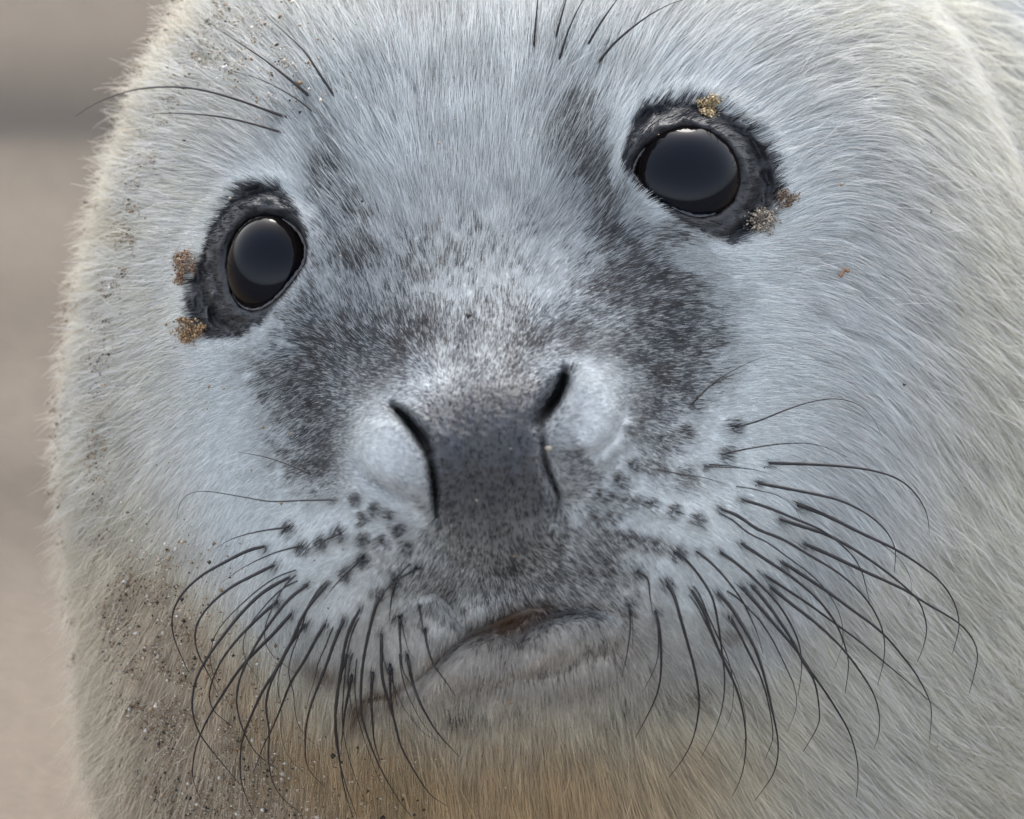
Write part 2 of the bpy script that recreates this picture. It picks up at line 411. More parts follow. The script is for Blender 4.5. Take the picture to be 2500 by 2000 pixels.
def coat(px, py, rho, root_noise=None):
    """-> rgb albedo per point"""
    n = px.size
    dk = np.zeros(n)
    for cx, cy, rx, ry, rot, s_ in DARK:
        dk = 1 - (1 - dk) * (1 - s_ * ell(px, py, cx * V, cy * V, rx * V, ry * V, rot))
    for cx, cy, rx, ry, rot, s_ in LIGHT:
        dk = dk * (1 - s_ * ell(px, py, cx * V, cy * V, rx * V, ry * V, rot))
    n1 = fbm(px / 70, py / 70, 4, 21) - 0.5
    n2 = fbm(px / 16, py / 24, 3, 31) - 0.5
    mott = np.clip(dk * 3, 0, 1)
    n3 = fbm(px / 38, py / 38, 3, 51) - 0.5
    dk = dk + mott * (0.7 * n1 + 0.7 * n3 + 0.9 * n2) * (0.35 + 0.65 * (1 - dk))
    dk = dk + 0.10 * np.clip(n1, -1, 1)
    dk = dk * 0.80
    nin = poly_sd(px, py, NOSE_DARK)
    dk = np.maximum(dk, sstep(26, -34, nin) * (0.97 + 0.3 * n3 + 0.3 * n2) * (1 - 0.2 * sstep(1150, 1350, py)))
    for f in FOLLICLES:
        r = np.hypot((px - f[0]), (py - f[1]))
        r = r * (1 + 0.9 * n2)
        dk = np.maximum(dk, 0.95 * np.exp(-(r / 17) ** 2))
    for f in ROOTS:
        r = np.hypot((px - f[0]), (py - f[1])) * (1 + 0.9 * n2)
        dk = np.maximum(dk, 0.65 * np.exp(-(r / 10) ** 2))
    for ln, w, s_ in ((MOUTH2, 13, .9), (MOUTH, 11, .75), (MOUTH_TAIL, 14, .45), (LIP_FOLD, 12, .5), (PHILTRUM, 12, .5), (CREASE_L, 14, .35), (NOSTRIL_R2, 12, .6), (NOSTRIL_L2, 14, .8),
                      (CHIN_FOLD, 34, .3)):  # shade of the mouth line, creases and chin fold painted in
        d, t = line_dist(px, py, ln)
        dk = np.maximum(dk, s_ * np.exp(-(d / w) ** 2) * np.sin(np.clip(t, .04, .96) * np.pi) ** .5)
    dl = np.minimum(line_dist(px, py, NOSTRIL_L)[0], line_dist(px, py, NOSTRIL_R)[0])
    dk = np.maximum(dk, np.exp(-(dl / 24) ** 2))
    slit = np.exp(-(dl / 11) ** 2)  # shade inside the nostril slits, painted near-black into the colour
    slit = np.maximum(slit, 0.9 * np.exp(-(line_dist(px, py, NOSTRIL_L2)[0] / 7) ** 2))
    slit = np.maximum(slit, 0.7 * np.exp(-(line_dist(px, py, NOSTRIL_R2)[0] / 7) ** 2))
    for poly in (SKIN_L, SKIN_R):
        d = poly_sd(px, py, poly) + 22 * (fbm(px / 22, py / 22, 2, 41) - 0.5)
        dk = np.maximum(dk, sstep(10, -14, d))
    dk = np.clip(dk, 0, 1) * 0.95
    if root_noise is not None:               # the markings are made hair by hair: dark hairs among pale ones
        pick = (np.random.default_rng(n).random(n) < np.clip(1.15 * dk - 0.02, 0, 1)).astype(float)
        soft = sstep(0.05, 0.3, dk) * (1 - sstep(0.9, 1.0, dk))
        dk = dk * (1 - 0.6 * soft) + 0.6 * soft * pick
    cool = np.array([0.74, 0.78, 0.795])
    warm = np.array([0.83, 0.82, 0.74])
    tan = np.array([0.64, 0.51, 0.33])
    dusty = np.array([0.70, 0.635, 0.545])
    olive = np.array([0.76, 0.75, 0.67])
    wf = sstep(0.66, 0.92, rho + 0.10 * n1)
    # below the whisker pads the coat turns cream and then tan
    bx = np.array([0, 350, 480, 600, 700, 800, 900, 1000, 1300, 1500, 1620, 1700, 1780, 1860, 2200]) * V
    by = np.array([1050, 1120, 1250, 1370, 1405, 1430, 1450, 1460, 1450, 1400, 1370, 1270, 1190, 1130, 900]) * V
    below = py - np.interp(px, bx, by)
    cream = sstep(-25, 60, below + 50 * n1)
    tanf = sstep(10, 230, below + 60 * n1) * sstep(2150, 1350, px) * sstep(60, 420, px)
    mix = lambda a, b, f: a * (1 - f[:, None]) + b * f[:, None]
    grey = np.array([0.58, 0.615, 0.64])
    base = mix(grey[None] * np.ones((n, 1)), cool, sstep(250, 800, np.hypot(px - 1180, py - 800)))
    chin = ell(px, py, 1260, 1660, 420, 170)
    base = mix(base, np.array([0.60, 0.565, 0.52]), np.clip(1.2 * chin, 0, 0.9))
    base = mix(base, warm, np.maximum(wf, 0.75 * cream))
    base = mix(base, tan, 0.92 * tanf)
    base = mix(base, olive, 0.75 * sstep(2150, 2500, px + 0.18 * (py - 600)))
    dust = sstep(560, 200, px + 160 * n1 - 0.45 * np.maximum(py - 1150, 0)) * sstep(900, 1500, py)
    edge = sstep(0.90, 1.0, rho + 0.12 * n1 + 0.08 * n2) * sstep(900, 500, px)
    base = mix(base, dusty, 0.85 * np.maximum(dust, 0.9 * edge))
    # brown stains at the corners of the mouth and on the lip
    st = np.zeros(n)
    for cx, cy, rx, ry, rot, s_ in ((680, 1408, 60, 20, 20, .75), (805, 1466, 55, 18, -8, .95), (760, 1490, 40, 18, -20, .7), (1075, 1308, 80, 26, -18, 1.),
                                    (1120, 1290, 50, 12, -10, .7), (1530, 1325, 40, 12, -20, .6), (940, 1370, 60, 8, -40, .5), (1000, 1335, 60, 10, -25, .6),
                                    (1300, 1370, 60, 12, 0, .3)):
        st = np.maximum(st, s_ * ell(px, py, cx * V, cy * V, rx * V, ry * V, rot))
    dcol = mix(np.array([0.036, 0.041, 0.052])[None] * np.ones((n, 1)), np.array([0.052, 0.048, 0.05]), np.clip(0.5 + 2.5 * n1, 0, 1))
    col = mix(base, dcol, dk ** 0.8)
    col = mix(col, np.array([0.15, 0.08, 0.042]), np.clip(st * (0.55 + 0.7 * (n2 + .5)), 0, .85))
    bare = np.maximum(sstep(0, -20, poly_sd(px, py, SKIN_L)), sstep(0, -20, poly_sd(px, py, SKIN_R)))
    col = mix(col, np.array([0.028, 0.031, 0.039]), bare * (0.55 + 0.4 * n2 + 0.35))
    wing = np.maximum(ell(px, py, 915, 1085, 70, 120, 20), 0.9 * ell(px, py, 1480, 960, 62, 100, -20))
    col = mix(col, np.array([0.74, 0.78, 0.80]), 0.62 * wing * (0.85 + 1.2 * n2))  # pale nostril wings, highlight on their outer edges painted in
    npad = sstep(34, -50, nin + 40 * n3) * sstep(1400, 1120, py)
    col = mix(col, np.array([0.034, 0.039, 0.049])[None] * np.clip(1 + 2.2 * (n2 + 0.9 * n3 + 0.5 * n1), .25, 3)[:, None], 0.66 * npad)
    col = col * (1 - 0.88 * slit[:, None])
    if root_noise is not None:
        col = col * root_noise[:, None]
    return col, bare


# ------------------------------------------------------------------ the way the coat lies (angle in degrees, x right, y down)
FLOW = [(1180, 700, 268), (1180, 400, 268), (1150, 150, 268), (1180, 0, 270), (900, 700, 250), (800, 450, 235), (800, 150, 245), (600, 100, 225), (400, 200, 205),
        (300, 450, 190), (200, 650, 178), (450, 520, 190), (500, 900, 172), (300, 850, 165), (200, 1000, 155), (650, 1000, 160), (450, 1080, 145),
        (300, 1200, 130), (550, 1300, 130), (420, 1450, 105), (300, 1500, 115), (600, 1550, 105), (550, 1750, 95), (350, 1850, 110), (750, 1600, 110),
        (700, 1200, 165), (800, 1350, 150), (950, 1200, 200), (900, 900, 215), (1050, 1400, 100), (1180, 1300, 90), (1050, 1850, 92), (1300, 1850, 88),
        (1180, 1650, 95), (1350, 1650, 80), (1500, 1750, 75), (1400, 1400, 40), (1600, 1450, 55), (1750, 1400, 40), (1850, 1550, 55), (1800, 1750, 60),
        (2000, 1850, 42), (1650, 1150, 10), (1850, 1100, 5), (2000, 1150, 30), (2100, 1250, 45), (2200, 1350, 50), (2300, 1100, 52), (2200, 900, 45),
        (2350, 1600, 45), (2100, 1600, 40), (2400, 1850, 30), (2450, 1200, 75), (2400, 700, 50), (2200, 600, 32), (2000, 650, 12), (2100, 750, 25), (1850, 700, 355), (1950, 880, 8),
        (1700, 650, 350), (1650, 850, 345), (1500, 800, 320), (1400, 650, 300), (1500, 500, 300), (1450, 250, 290), (1500, 80, 285), (1700, 150, 305), (1900, 200, 320),
        (2100, 250, 345), (2000, 400, 335), (2150, 450, 5), (1950, 500, 335), (2300, 300, 50), (2450, 100, 90), (2450, 400, 80), (2250, 100, 0), (2350, 50, 70),
        (1450, 950, 330), (1450, 1100, 10), (950, 1050, 190), (1180, 900, 270), (1180, 1050, 265), (1250, 1180, 90), (1800, 950, 350), (1600, 700, 335),
        (1720, 590, 20), (1600, 560, 0), (2150, 50, 335)]
_fx = np.array([f[0] for f in FLOW], float)
_fy = np.array([f[1] for f in FLOW], float)
_fa = np.radians([f[2] for f in FLOW])


# interpolate once on a lattice
_gx, _gy = np.meshgrid(np.linspace(-100, 2700, 141), np.linspace(-500, 2700, 161))
_w = 1 / (((_gx[..., None] - _fx) ** 2 + (_gy[..., None] - _fy) ** 2) + 60 ** 2) ** 1.6
_U = (_w * np.cos(_fa)).sum(-1) / _w.sum(-1)
_W = (_w * np.sin(_fa)).sum(-1) / _w.sum(-1)


def flow(px, py):
    gx = np.clip((px + 100) / 20, 0, 139.999)
    gy = np.clip((py + 500) / 20, 0, 159.999)
    i, j = gx.astype(int), gy.astype(int)
    a, b = gx - i, gy - j

    def bl(G):
        return (G[j, i] * (1 - a) + G[j, i + 1] * a) * (1 - b) + (G[j + 1, i] * (1 - a) + G[j + 1, i + 1] * a) * b
    u, w = bl(_U), bl(_W)
    n = np.hypot(u, w) + 1e-6
    return u / n, w / n


# ------------------------------------------------------------------ scene helpers
def link(name, data, parent=None, loc=(0, 0, 0)):
    o = bpy.data.objects.new(name, data)
    sc.collection.objects.link(o)
    o.location = loc
    if parent is not None:
        o.parent = parent
    return o


def tag(o, label, cat, group=None, kind=None):
    o["label"] = label
    o["category"] = cat
    if group:
        o["group"] = group
    if kind:
        o["kind"] = kind


def mesh_from(name, verts, faces, smooth=True, col=None, alpha=None):
    me = bpy.data.meshes.new(name)
    verts = np.asarray(verts, np.float32)
    faces = np.asarray(faces, np.int32)
    me.vertices.add(len(verts))
    me.vertices.foreach_set("co", verts.ravel())
    k = faces.shape[1]
    me.loops.add(faces.size)
    me.loops.foreach_set("vertex_index", faces.ravel())
    me.polygons.add(len(faces))
    me.polygons.foreach_set("loop_start", np.arange(0, faces.size, k, dtype=np.int32))
    if smooth:
        me.polygons.foreach_set("use_smooth", np.ones(len(faces), bool))
    me.update(calc_edges=True)
    if col is not None:
        at = me.color_attributes.new("coat", 'FLOAT_COLOR', 'POINT')
        c = np.ones((len(verts), 4), np.float32)
        c[:, :col.shape[1]] = col
        if alpha is not None:
            c[:, 3] = alpha
        at.data.foreach_set("color", c.ravel())
    return me


def material(name):
    m = bpy.data.materials.new(name)
    m.use_nodes = True
    return m, m.node_tree, m.node_tree.nodes["Principled BSDF"]


# ------------------------------------------------------------------ materials
mat_skin, nt, b = material("coat_skin")
at = nt.nodes.new("ShaderNodeAttribute")
at.attribute_name = "coat"
nt.links.new(at.outputs["Color"], b.inputs["Base Color"])
mrr = nt.nodes.new("ShaderNodeMapRange")
mrr.inputs["To Min"].default_value = 0.65
mrr.inputs["To Max"].default_value = 0.48
nt.links.new(at.outputs["Alpha"], mrr.inputs["Value"])
nt.links.new(mrr.outputs[0], b.inputs["Roughness"])
b.inputs["Specular IOR Level"].default_value = 0.5
nz = nt.nodes.new("ShaderNodeTexNoise")
nz.inputs["Scale"].default_value = 900
nz.inputs["Detail"].default_value = 6
bp = nt.nodes.new("ShaderNodeBump")
bp.inputs["Strength"].default_value = 0.6
bp.inputs["Distance"].default_value = 0.0006
tc = nt.nodes.new("ShaderNodeTexCoord")
nt.links.new(tc.outputs["Object"], nz.inputs["Vector"])
nt.links.new(nz.outputs["Fac"], bp.inputs["Height"])
nt.links.new(bp.outputs["Normal"], b.inputs["Normal"])

mat_fur = bpy.data.materials.new("fur")
mat_fur.use_nodes = True
nt = mat_fur.node_tree
nt.nodes.remove(nt.nodes["Principled BSDF"])
out = nt.nodes["Material Output"]
at = nt.nodes.new("ShaderNodeAttribute")
at.attribute_name = "coat"
df = nt.nodes.new("ShaderNodeBsdfDiffuse")
tr = nt.nodes.new("ShaderNodeBsdfTranslucent")
hr = nt.nodes.new("ShaderNodeBsdfHair")
hr.component = 'Reflection'
hr.inputs["RoughnessU"].default_value = 0.35
hr.inputs["RoughnessV"].default_value = 0.6
m1 = nt.nodes.new("ShaderNodeMixShader")
m1.inputs[0].default_value = 0.45
m2 = nt.nodes.new("ShaderNodeMixShader")
m2.inputs[0].default_value = 0.12
nt.links.new(at.outputs["Color"], df.inputs[0])
nt.links.new(at.outputs["Color"], tr.inputs[0])
nt.links.new(at.outputs["Color"], hr.inputs[0])
nt.links.new(df.outputs[0], m1.inputs[1])
nt.links.new(tr.outputs[0], m1.inputs[2])
nt.links.new(m1.outputs[0], m2.inputs[1])
nt.links.new(hr.outputs[0], m2.inputs[2])
nt.links.new(m2.outputs[0], out.inputs[0])

mat_whisk, nt, b = material("whisker_horn")
b.inputs["Base Color"].default_value = (0.018, 0.018, 0.022, 1)
b.inputs["Roughness"].default_value = 0.38

mat_eye, nt, b = material("wet_dark_eye")
tc = nt.nodes.new("ShaderNodeTexCoord")
sx = nt.nodes.new("ShaderNodeSeparateXYZ")
nt.links.new(tc.outputs["Object"], sx.inputs[0])
cr = nt.nodes.new("ShaderNodeValToRGB")
cr.color_ramp.elements[0].position = 0.0
cr.color_ramp.elements[0].color = (0.012, 0.010, 0.009, 1)
cr.color_ramp.elements[1].position = 0.62
cr.color_ramp.elements[1].color = (0.002, 0.004, 0.009, 1)  # faint blue of the reflected sky painted into the eye
e = cr.color_ramp.elements.new(0.50)
e.color = (0.008, 0.006, 0.006, 1)
# how much of the ball faces along its own gaze axis (-Y of the ball)
mr = nt.nodes.new("ShaderNodeMapRange")
mr.inputs["From Min"].default_value = 0.0
mr.inputs["From Max"].default_value = -140 * 0.6 * S
nt.links.new(sx.outputs["Y"], mr.inputs["Value"])
nt.links.new(mr.outputs[0], cr.inputs[0])
nt.links.new(cr.outputs[0], b.inputs["Base Color"])
b.inputs["Roughness"].default_value = 0.06
b.inputs["IOR"].default_value = 1.38
b.inputs["Specular IOR Level"].default_value = 0.0
b.inputs["Coat Weight"].default_value = 1.0
b.inputs["Coat Roughness"].default_value = 0.02
b.inputs["Coat IOR"].default_value = 1.30
nz = nt.nodes.new("ShaderNodeTexNoise")
nz.inputs["Scale"].default_value = 500
bp = nt.nodes.new("ShaderNodeBump")
bp.inputs["Strength"].default_value = 0.05
bp.inputs["Distance"].default_value = 0.0002
nt.links.new(tc.outputs["Object"], nz.inputs["Vector"])
nt.links.new(nz.outputs["Fac"], bp.inputs["Height"])
nt.links.new(bp.outputs["Normal"], b.inputs["Normal"])

mat_grain, nt, b = material("sand_grain")
at = nt.nodes.new("ShaderNodeAttribute")
at.attribute_name = "coat"
nt.links.new(at.outputs["Color"], b.inputs["Base Color"])
b.inputs["Roughness"].default_value = 0.5

mat_sand, nt, b = material("sand")
tc = nt.nodes.new("ShaderNodeTexCoord")
mp = nt.nodes.new("ShaderNodeMapping")
mp.inputs["Scale"].default_value = (0.9, 3.4, 1)
mp.inputs["Location"].default_value = (0.35, 0.1, 0)
nt.links.new(tc.outputs["Object"], mp.inputs[0])
nz = nt.nodes.new("ShaderNodeTexNoise")
nz.inputs["Scale"].default_value = 2.2
nz.inputs["Detail"].default_value = 4
nt.links.new(mp.outputs[0], nz.inputs["Vector"])
sx = nt.nodes.new("ShaderNodeSeparateXYZ")
nt.links.new(tc.outputs["Object"], sx.inputs[0])
wv = nt.nodes.new("ShaderNodeMath")           # darker streaks run across the sand, their edges wander
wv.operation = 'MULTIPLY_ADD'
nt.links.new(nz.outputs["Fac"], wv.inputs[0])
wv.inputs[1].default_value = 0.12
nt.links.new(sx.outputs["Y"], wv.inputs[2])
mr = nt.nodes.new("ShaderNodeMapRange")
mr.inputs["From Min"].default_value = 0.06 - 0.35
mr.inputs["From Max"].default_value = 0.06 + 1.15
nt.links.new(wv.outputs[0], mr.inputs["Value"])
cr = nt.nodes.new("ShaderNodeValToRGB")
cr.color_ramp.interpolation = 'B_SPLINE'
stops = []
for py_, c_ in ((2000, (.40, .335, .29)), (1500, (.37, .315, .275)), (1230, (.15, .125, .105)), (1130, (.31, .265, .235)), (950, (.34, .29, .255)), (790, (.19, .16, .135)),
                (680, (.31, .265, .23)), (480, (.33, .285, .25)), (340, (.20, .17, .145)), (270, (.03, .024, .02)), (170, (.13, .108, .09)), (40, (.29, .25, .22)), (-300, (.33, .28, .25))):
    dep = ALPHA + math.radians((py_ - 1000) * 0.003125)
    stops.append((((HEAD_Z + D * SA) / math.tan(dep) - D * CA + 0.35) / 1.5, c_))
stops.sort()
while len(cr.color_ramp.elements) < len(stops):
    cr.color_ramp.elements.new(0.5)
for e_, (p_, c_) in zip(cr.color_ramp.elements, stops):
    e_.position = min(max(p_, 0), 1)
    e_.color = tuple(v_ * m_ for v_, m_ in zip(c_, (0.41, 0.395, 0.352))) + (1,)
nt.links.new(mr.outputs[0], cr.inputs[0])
nf = nt.nodes.new("ShaderNodeTexNoise")
nf.inputs["Scale"].default_value = 260
nf.inputs["Detail"].default_value = 5
nt.links.new(tc.outputs["Object"], nf.inputs["Vector"])
mx = nt.nodes.new("ShaderNodeMix")
mx.data_type = 'RGBA'
mx.blend_type = 'OVERLAY'
mx.inputs[0].default_value = 0.6
nt.links.new(cr.outputs[0], mx.inputs[6])
nt.links.new(nf.outputs["Fac"], mx.inputs[7])
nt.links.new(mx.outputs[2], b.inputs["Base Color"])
b.inputs["Roughness"].default_value = 0.9
bp = nt.nodes.new("ShaderNodeBump")
bp.inputs["Strength"].default_value = 0.7
bp.inputs["Distance"].default_value = 0.004
nt.links.new(nf.outputs["Fac"], bp.inputs["Height"])
nt.links.new(bp.outputs["Normal"], b.inputs["Normal"])

# ------------------------------------------------------------------ sand
g = np.concatenate([-np.geomspace(6, 900, 30)[::-1], np.linspace(-5.8, 5.8, 260), np.geomspace(6, 900, 30)])
gx, gy = np.meshgrid(g, g + 2.0)
near = np.exp(-((gx / 14) ** 2 + ((gy - 2) / 14) ** 2))
gz = near * (0.10 * (fbm(gx / 1.6 + 40, gy / 0.7 + 40, 4, 60) - 0.5) + 0.02 * (fbm(gx / 0.25 + 90, gy / 0.12 + 90, 3, 70) - 0.5))
seal_zone = np.exp(-(((gx - 0.4) / 0.8) ** 2 + ((gy - 0.5) / 0.8) ** 2))
gz = gz * (1 - 0.85 * seal_zone)
n0 = len(g)
idx = np.arange(n0 * n0).reshape(n0, n0)
fc = np.stack([idx[:-1, :-1], idx[:-1, 1:], idx[1:, 1:], idx[1:, :-1]], -1).reshape(-1, 4)
ground = link("ground", mesh_from("ground", np.stack([gx, gy, gz], -1).reshape(-1, 3), fc))
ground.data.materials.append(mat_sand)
tag(ground, "pale pinkish beach sand with darker streaks, out of focus behind the pup", "sand", kind="structure")

# ------------------------------------------------------------------ the pup
ROOT = Vector((0.10, 0.25, 0.0))
seal = link("seal_pup", None, loc=ROOT)
seal.empty_display_size = 0.1
tag(seal, "white furred seal pup with dark eyes looking up into the camera, grey mottled muzzle", "seal")
root_np = np.array(ROOT)


def local(p):
    return to_world(p) - root_np


# head: a square grid wrapped over the disc inside the rim, bulging like a dome
N = 640
u = np.linspace(-1, 1, N)
gu, gv = np.meshgrid(u, u)
ex = gu * np.sqrt(1 - gv * gv / 2)
ey = gv * np.sqrt(1 - gu * gu / 2)
er = np.hypot(ex, ey)
ea = np.arctan2(ey, ex)
rho = np.sin(np.clip(er, 0, 1) * np.pi / 2)
rho_blend = 0.45 * er + 0.55 * rho       # keep the middle dense
rho = np.where(er < 1, rho_blend, 1.0)
R = rim_r(ea)
gpx = CX + np.cos(ea) * rho * R
gpy = CY + np.sin(ea) * rho * R
gh = height(gpx, gpy, rho)
HP = head_pos(gpx, gpy, gh)
idx = np.arange(N * N).reshape(N, N)
fc_head = np.stack([idx[:-1, :-1], idx[1:, :-1], idx[1:, 1:], idx[:-1, 1:]], -1).reshape(-1, 4)

# body behind the head: rings that swing back and to the right, resting on the sand
loop = np.concatenate([idx[0, :-1], idx[:-1, -1], idx[-1, :0:-1], idx[:0:-1, 0]])
rimP = HP.reshape(-1, 3)[loop]
cen = np.array([(CX - 1250) * S, 0, -(CY - 1000) * S])
off = rimP - cen
SPINE = [(0.0, 0.0, 0.0, 1.0, 1.0), (0.03, 0.014, 0.003, 1.03, 1.01), (0.07, 0.038, 0.014, 1.07, 1.03), (0.13, 0.085, 0.04, 1.13, 1.05),
         (0.22, 0.15, 0.065, 1.2, 1.05), (0.36, 0.32, 0.105, 1.32, 1.12), (0.52, 0.50, 0.16, 1.32, 1.12), (0.68, 0.66, 0.235, 1.15, 0.98),
         (0.82, 0.80, 0.28, 0.85, 0.72), (0.93, 0.90, 0.30, 0.5, 0.42), (1.0, 0.97, 0.32, 0.25, 0.2), (1.03, 0.99, 0.325, 0.02, 0.02)]
SP = catmull(SPINE, 150)
rings = []
for k, (dy, dx, dz, sx_, sz_) in enumerate(SP[1:]):
    a = min(dy / 0.35, 1) * math.radians(38)          # turn the rings with the spine
    ox = off[:, 0] * sx_
    oz = off[:, 2] * sz_
    p = np.stack([cen[0] + dx + ox * math.cos(a), cen[1] + dy - ox * math.sin(a) * 1.0, cen[2] + dz + oz], -1)
    rings.append(p)
rings = np.array(rings)
wz = to_world(rings)
# belly flattened where it lies on the sand
low = 0.012
over = np.minimum(wz[..., 2] - low, 0)
rings[..., 2] -= over / CA * (over < 0)
M = len(loop)
nh = N * N
ringidx = np.arange(len(rings) * M).reshape(len(rings), M) + nh
allring = np.vstack([loop[None], ringidx])
nx = np.roll(allring, -1, axis=1)
fc_body = np.stack([allring[:-1], allring[1:], nx[1:], nx[:-1]], -1).reshape(-1, 4)
bodyV = np.vstack([HP.reshape(-1, 3), rings.reshape(-1, 3)])

hc, hbare = coat(gpx.ravel(), gpy.ravel(), rho.ravel())
for poly in (EYE_L, EYE_R):
    d = poly_sd(gpx.ravel(), gpy.ravel(), poly)
    f = sstep(10, -6, d)[:, None]
    hc = hc * (1 - f) + np.array([0.008, 0.008, 0.01]) * f
nosem = sstep(20, -30, poly_sd(gpx.ravel(), gpy.ravel(), NOSE_DARK))
wet = np.maximum(hbare, 0.75 * nosem)
ringf = sstep(3, 22, np.arange(len(rings)))[:, None, None]
ringc = np.array([0.77, 0.76, 0.70]) * (1 - ringf) + np.array([0.80, 0.82, 0.82]) * ringf
rcol = (ringc * np.ones((1, M, 1))).reshape(-1, 3)
body = link("body", mesh_from("body", local(bodyV), np.vstack([fc_head, fc_body]), col=np.vstack([hc * (1 - 0.35 * sstep(350, 800, np.hypot(gpx.ravel() - 1180, gpy.ravel() - 1080))[:, None]), rcol * 0.6]), alpha=np.concatenate([wet, np.zeros(len(rcol))])), seal)  # skin darkened under the fur: shade between the hairs painted in
body.data.materials.append(mat_skin)


# eyeballs
def eyeball(px, py, r, back, gaze):
    pp = np.array([px]), np.array([py])
    # rest height of the face here, without the socket
    ring_h = []
    for a in np.linspace(0, 2 * np.pi, 24):
        ring_h.append(height(np.array([px + 210 * math.cos(a)]), np.array([py + 210 * math.sin(a)]))[0])
    h = np.mean(ring_h) + 45 - back + 0.3 * r
    c = head_pos(pp[0], pp[1], np.array([h]))[0]
    nu, nv = 96, 64
    th = np.linspace(0, np.pi, nv)
    ph = np.linspace(0, 2 * np.pi, nu, endpoint=False)
    T, Pp = np.meshgrid(th, ph, indexing='ij')
    x = np.sin(T) * np.cos(Pp)
    z = np.sin(T) * np.sin(Pp)
    y = -np.cos(T) * 0.6
    bulge = 1 + 0.05 * np.exp(-(T / 0.75) ** 4)       # cornea stands slightly proud
    pts = np.stack([x, y, z], -1) * bulge[..., None] * r * S
    i = np.arange(nu * nv).reshape(nv, nu)
    j = np.roll(i, -1, axis=1)
    f = np.stack([i[:-1], j[:-1], j[1:], i[1:]], -1).reshape(-1, 4)
    o = link("eyeball", mesh_from("eyeball", pts.reshape(-1, 3), f), seal)
    o.location = Vector(local(c[None])[0])
    g_ = Vector(gaze)
    gw = Vector(dir_world(np.array([[g_.x, g_.y, g_.z]]))[0])
    o.rotation_euler = gw.to_track_quat('-Y', 'Z').to_euler()
    o.data.materials.append(mat_eye)
    return c


cL = eyeball(566 * V, 560 * V, 112, 80, (-0.22, -1, 0.02))
bpy.data.objects['eyeball'].scale = (0.9, 1.0, 1.06)
cR = eyeball(1447 * V, 373 * V, 131, 88, (0.12, -1, 0.14))


mat_lid, nt, b = material("wet_lid")
b.inputs["Base Color"].default_value = (0.012, 0.012, 0.015, 1)
b.inputs["Roughness"].default_value = 0.16
b.inputs["Coat Weight"].default_value = 0.6


def lid_rim(poly):
    P = np.asarray(poly)
    c = P.mean(0)
    n, k = 140, 8
    q = catmull(np.vstack([P, P[:1]]), n + 1)[:-1]
    v = c - q
    v /= np.linalg.norm(v, axis=1, keepdims=True)
    inn = q + v * 7
    edge = q - v * 3
    h = height(edge[:, 0], edge[:, 1]) - 20
    for _ in range(8):
        h = 0.25 * np.roll(h, 1) + 0.5 * h + 0.25 * np.roll(h, -1)
    C = head_pos(inn[:, 0], inn[:, 1], h)
    tan = unit_(np.roll(C, -1, 0) - np.roll(C, 1, 0))
    s1 = unit_(np.cross(tan, np.array([0.0, -1.0, 0.0])))
    s2 = unit_(np.cross(tan, s1))
    r = (6.0 + 1.6 * np.sin(np.arange(n) * 1.3) * np.sin(np.arange(n) * 0.37)) * S
    a = 2 * np.pi * np.arange(k) / k
    vs = C[:, None] + (s1[:, None] * np.cos(a)[None, :, None] + s2[:, None] * np.sin(a)[None, :, None]) * r[:, None, None]
    i = np.arange(n * k).reshape(n, k)
    j, i2 = np.roll(i, -1, 1), np.roll(i, -1, 0)
    j2 = np.roll(i2, -1, 1)
    f = np.stack([i, j, j2, i2], -1).reshape(-1, 4)
    o = link("eyelid_rim", mesh_from("eyelid_rim", local(vs.reshape(-1, 3)), f), seal)
    o.data.materials.append(mat_lid)


def unit_(v):
    return v / (np.linalg.norm(v, axis=-1, keepdims=True) + 1e-12)


lid_rim(EYE_L)
lid_rim(EYE_R)


# ------------------------------------------------------------------ fur
def surface_sample(n, weight):
    """random places on the head grid, by area x weight"""
    e1 = HP[1:, :-1] - HP[:-1, :-1]
    e2 = HP[:-1, 1:] - HP[:-1, :-1]
    area = np.linalg.norm(np.cross(e1, e2), axis=-1)
    w = area * weight[:-1, :-1]
    cdf = np.cumsum(w.ravel())
    q = np.searchsorted(cdf, rng.random(n) * cdf[-1])
    q = np.minimum(q, w.size - 1)
    i, j = q // (N - 1), q % (N - 1)
    a, b_ = rng.random(n), rng.random(n)

    def bl(G):
        a_, c_ = (a[:, None], b_[:, None]) if G.ndim == 3 else (a, b_)
        return (G[i, j] * (1 - a_) + G[i + 1, j] * a_) * (1 - c_) + (G[i, j + 1] * (1 - a_) + G[i + 1, j + 1] * a_) * c_
    Nn = np.cross(e2[i, j], e1[i, j])
    Nn = smoothN[i, j]
    return bl(HP), Nn, bl(gpx), bl(gpy), bl(rho)


gN = np.cross(np.gradient(HP, axis=1), np.gradient(HP, axis=0))
gN /= np.linalg.norm(gN, axis=-1, keepdims=True) + 1e-12
if gN[N // 2, N // 2, 1] > 0:
    gN = -gN
smoothN = gN


def unit(v):
    return v / (np.linalg.norm(v, axis=-1, keepdims=True) + 1e-12)


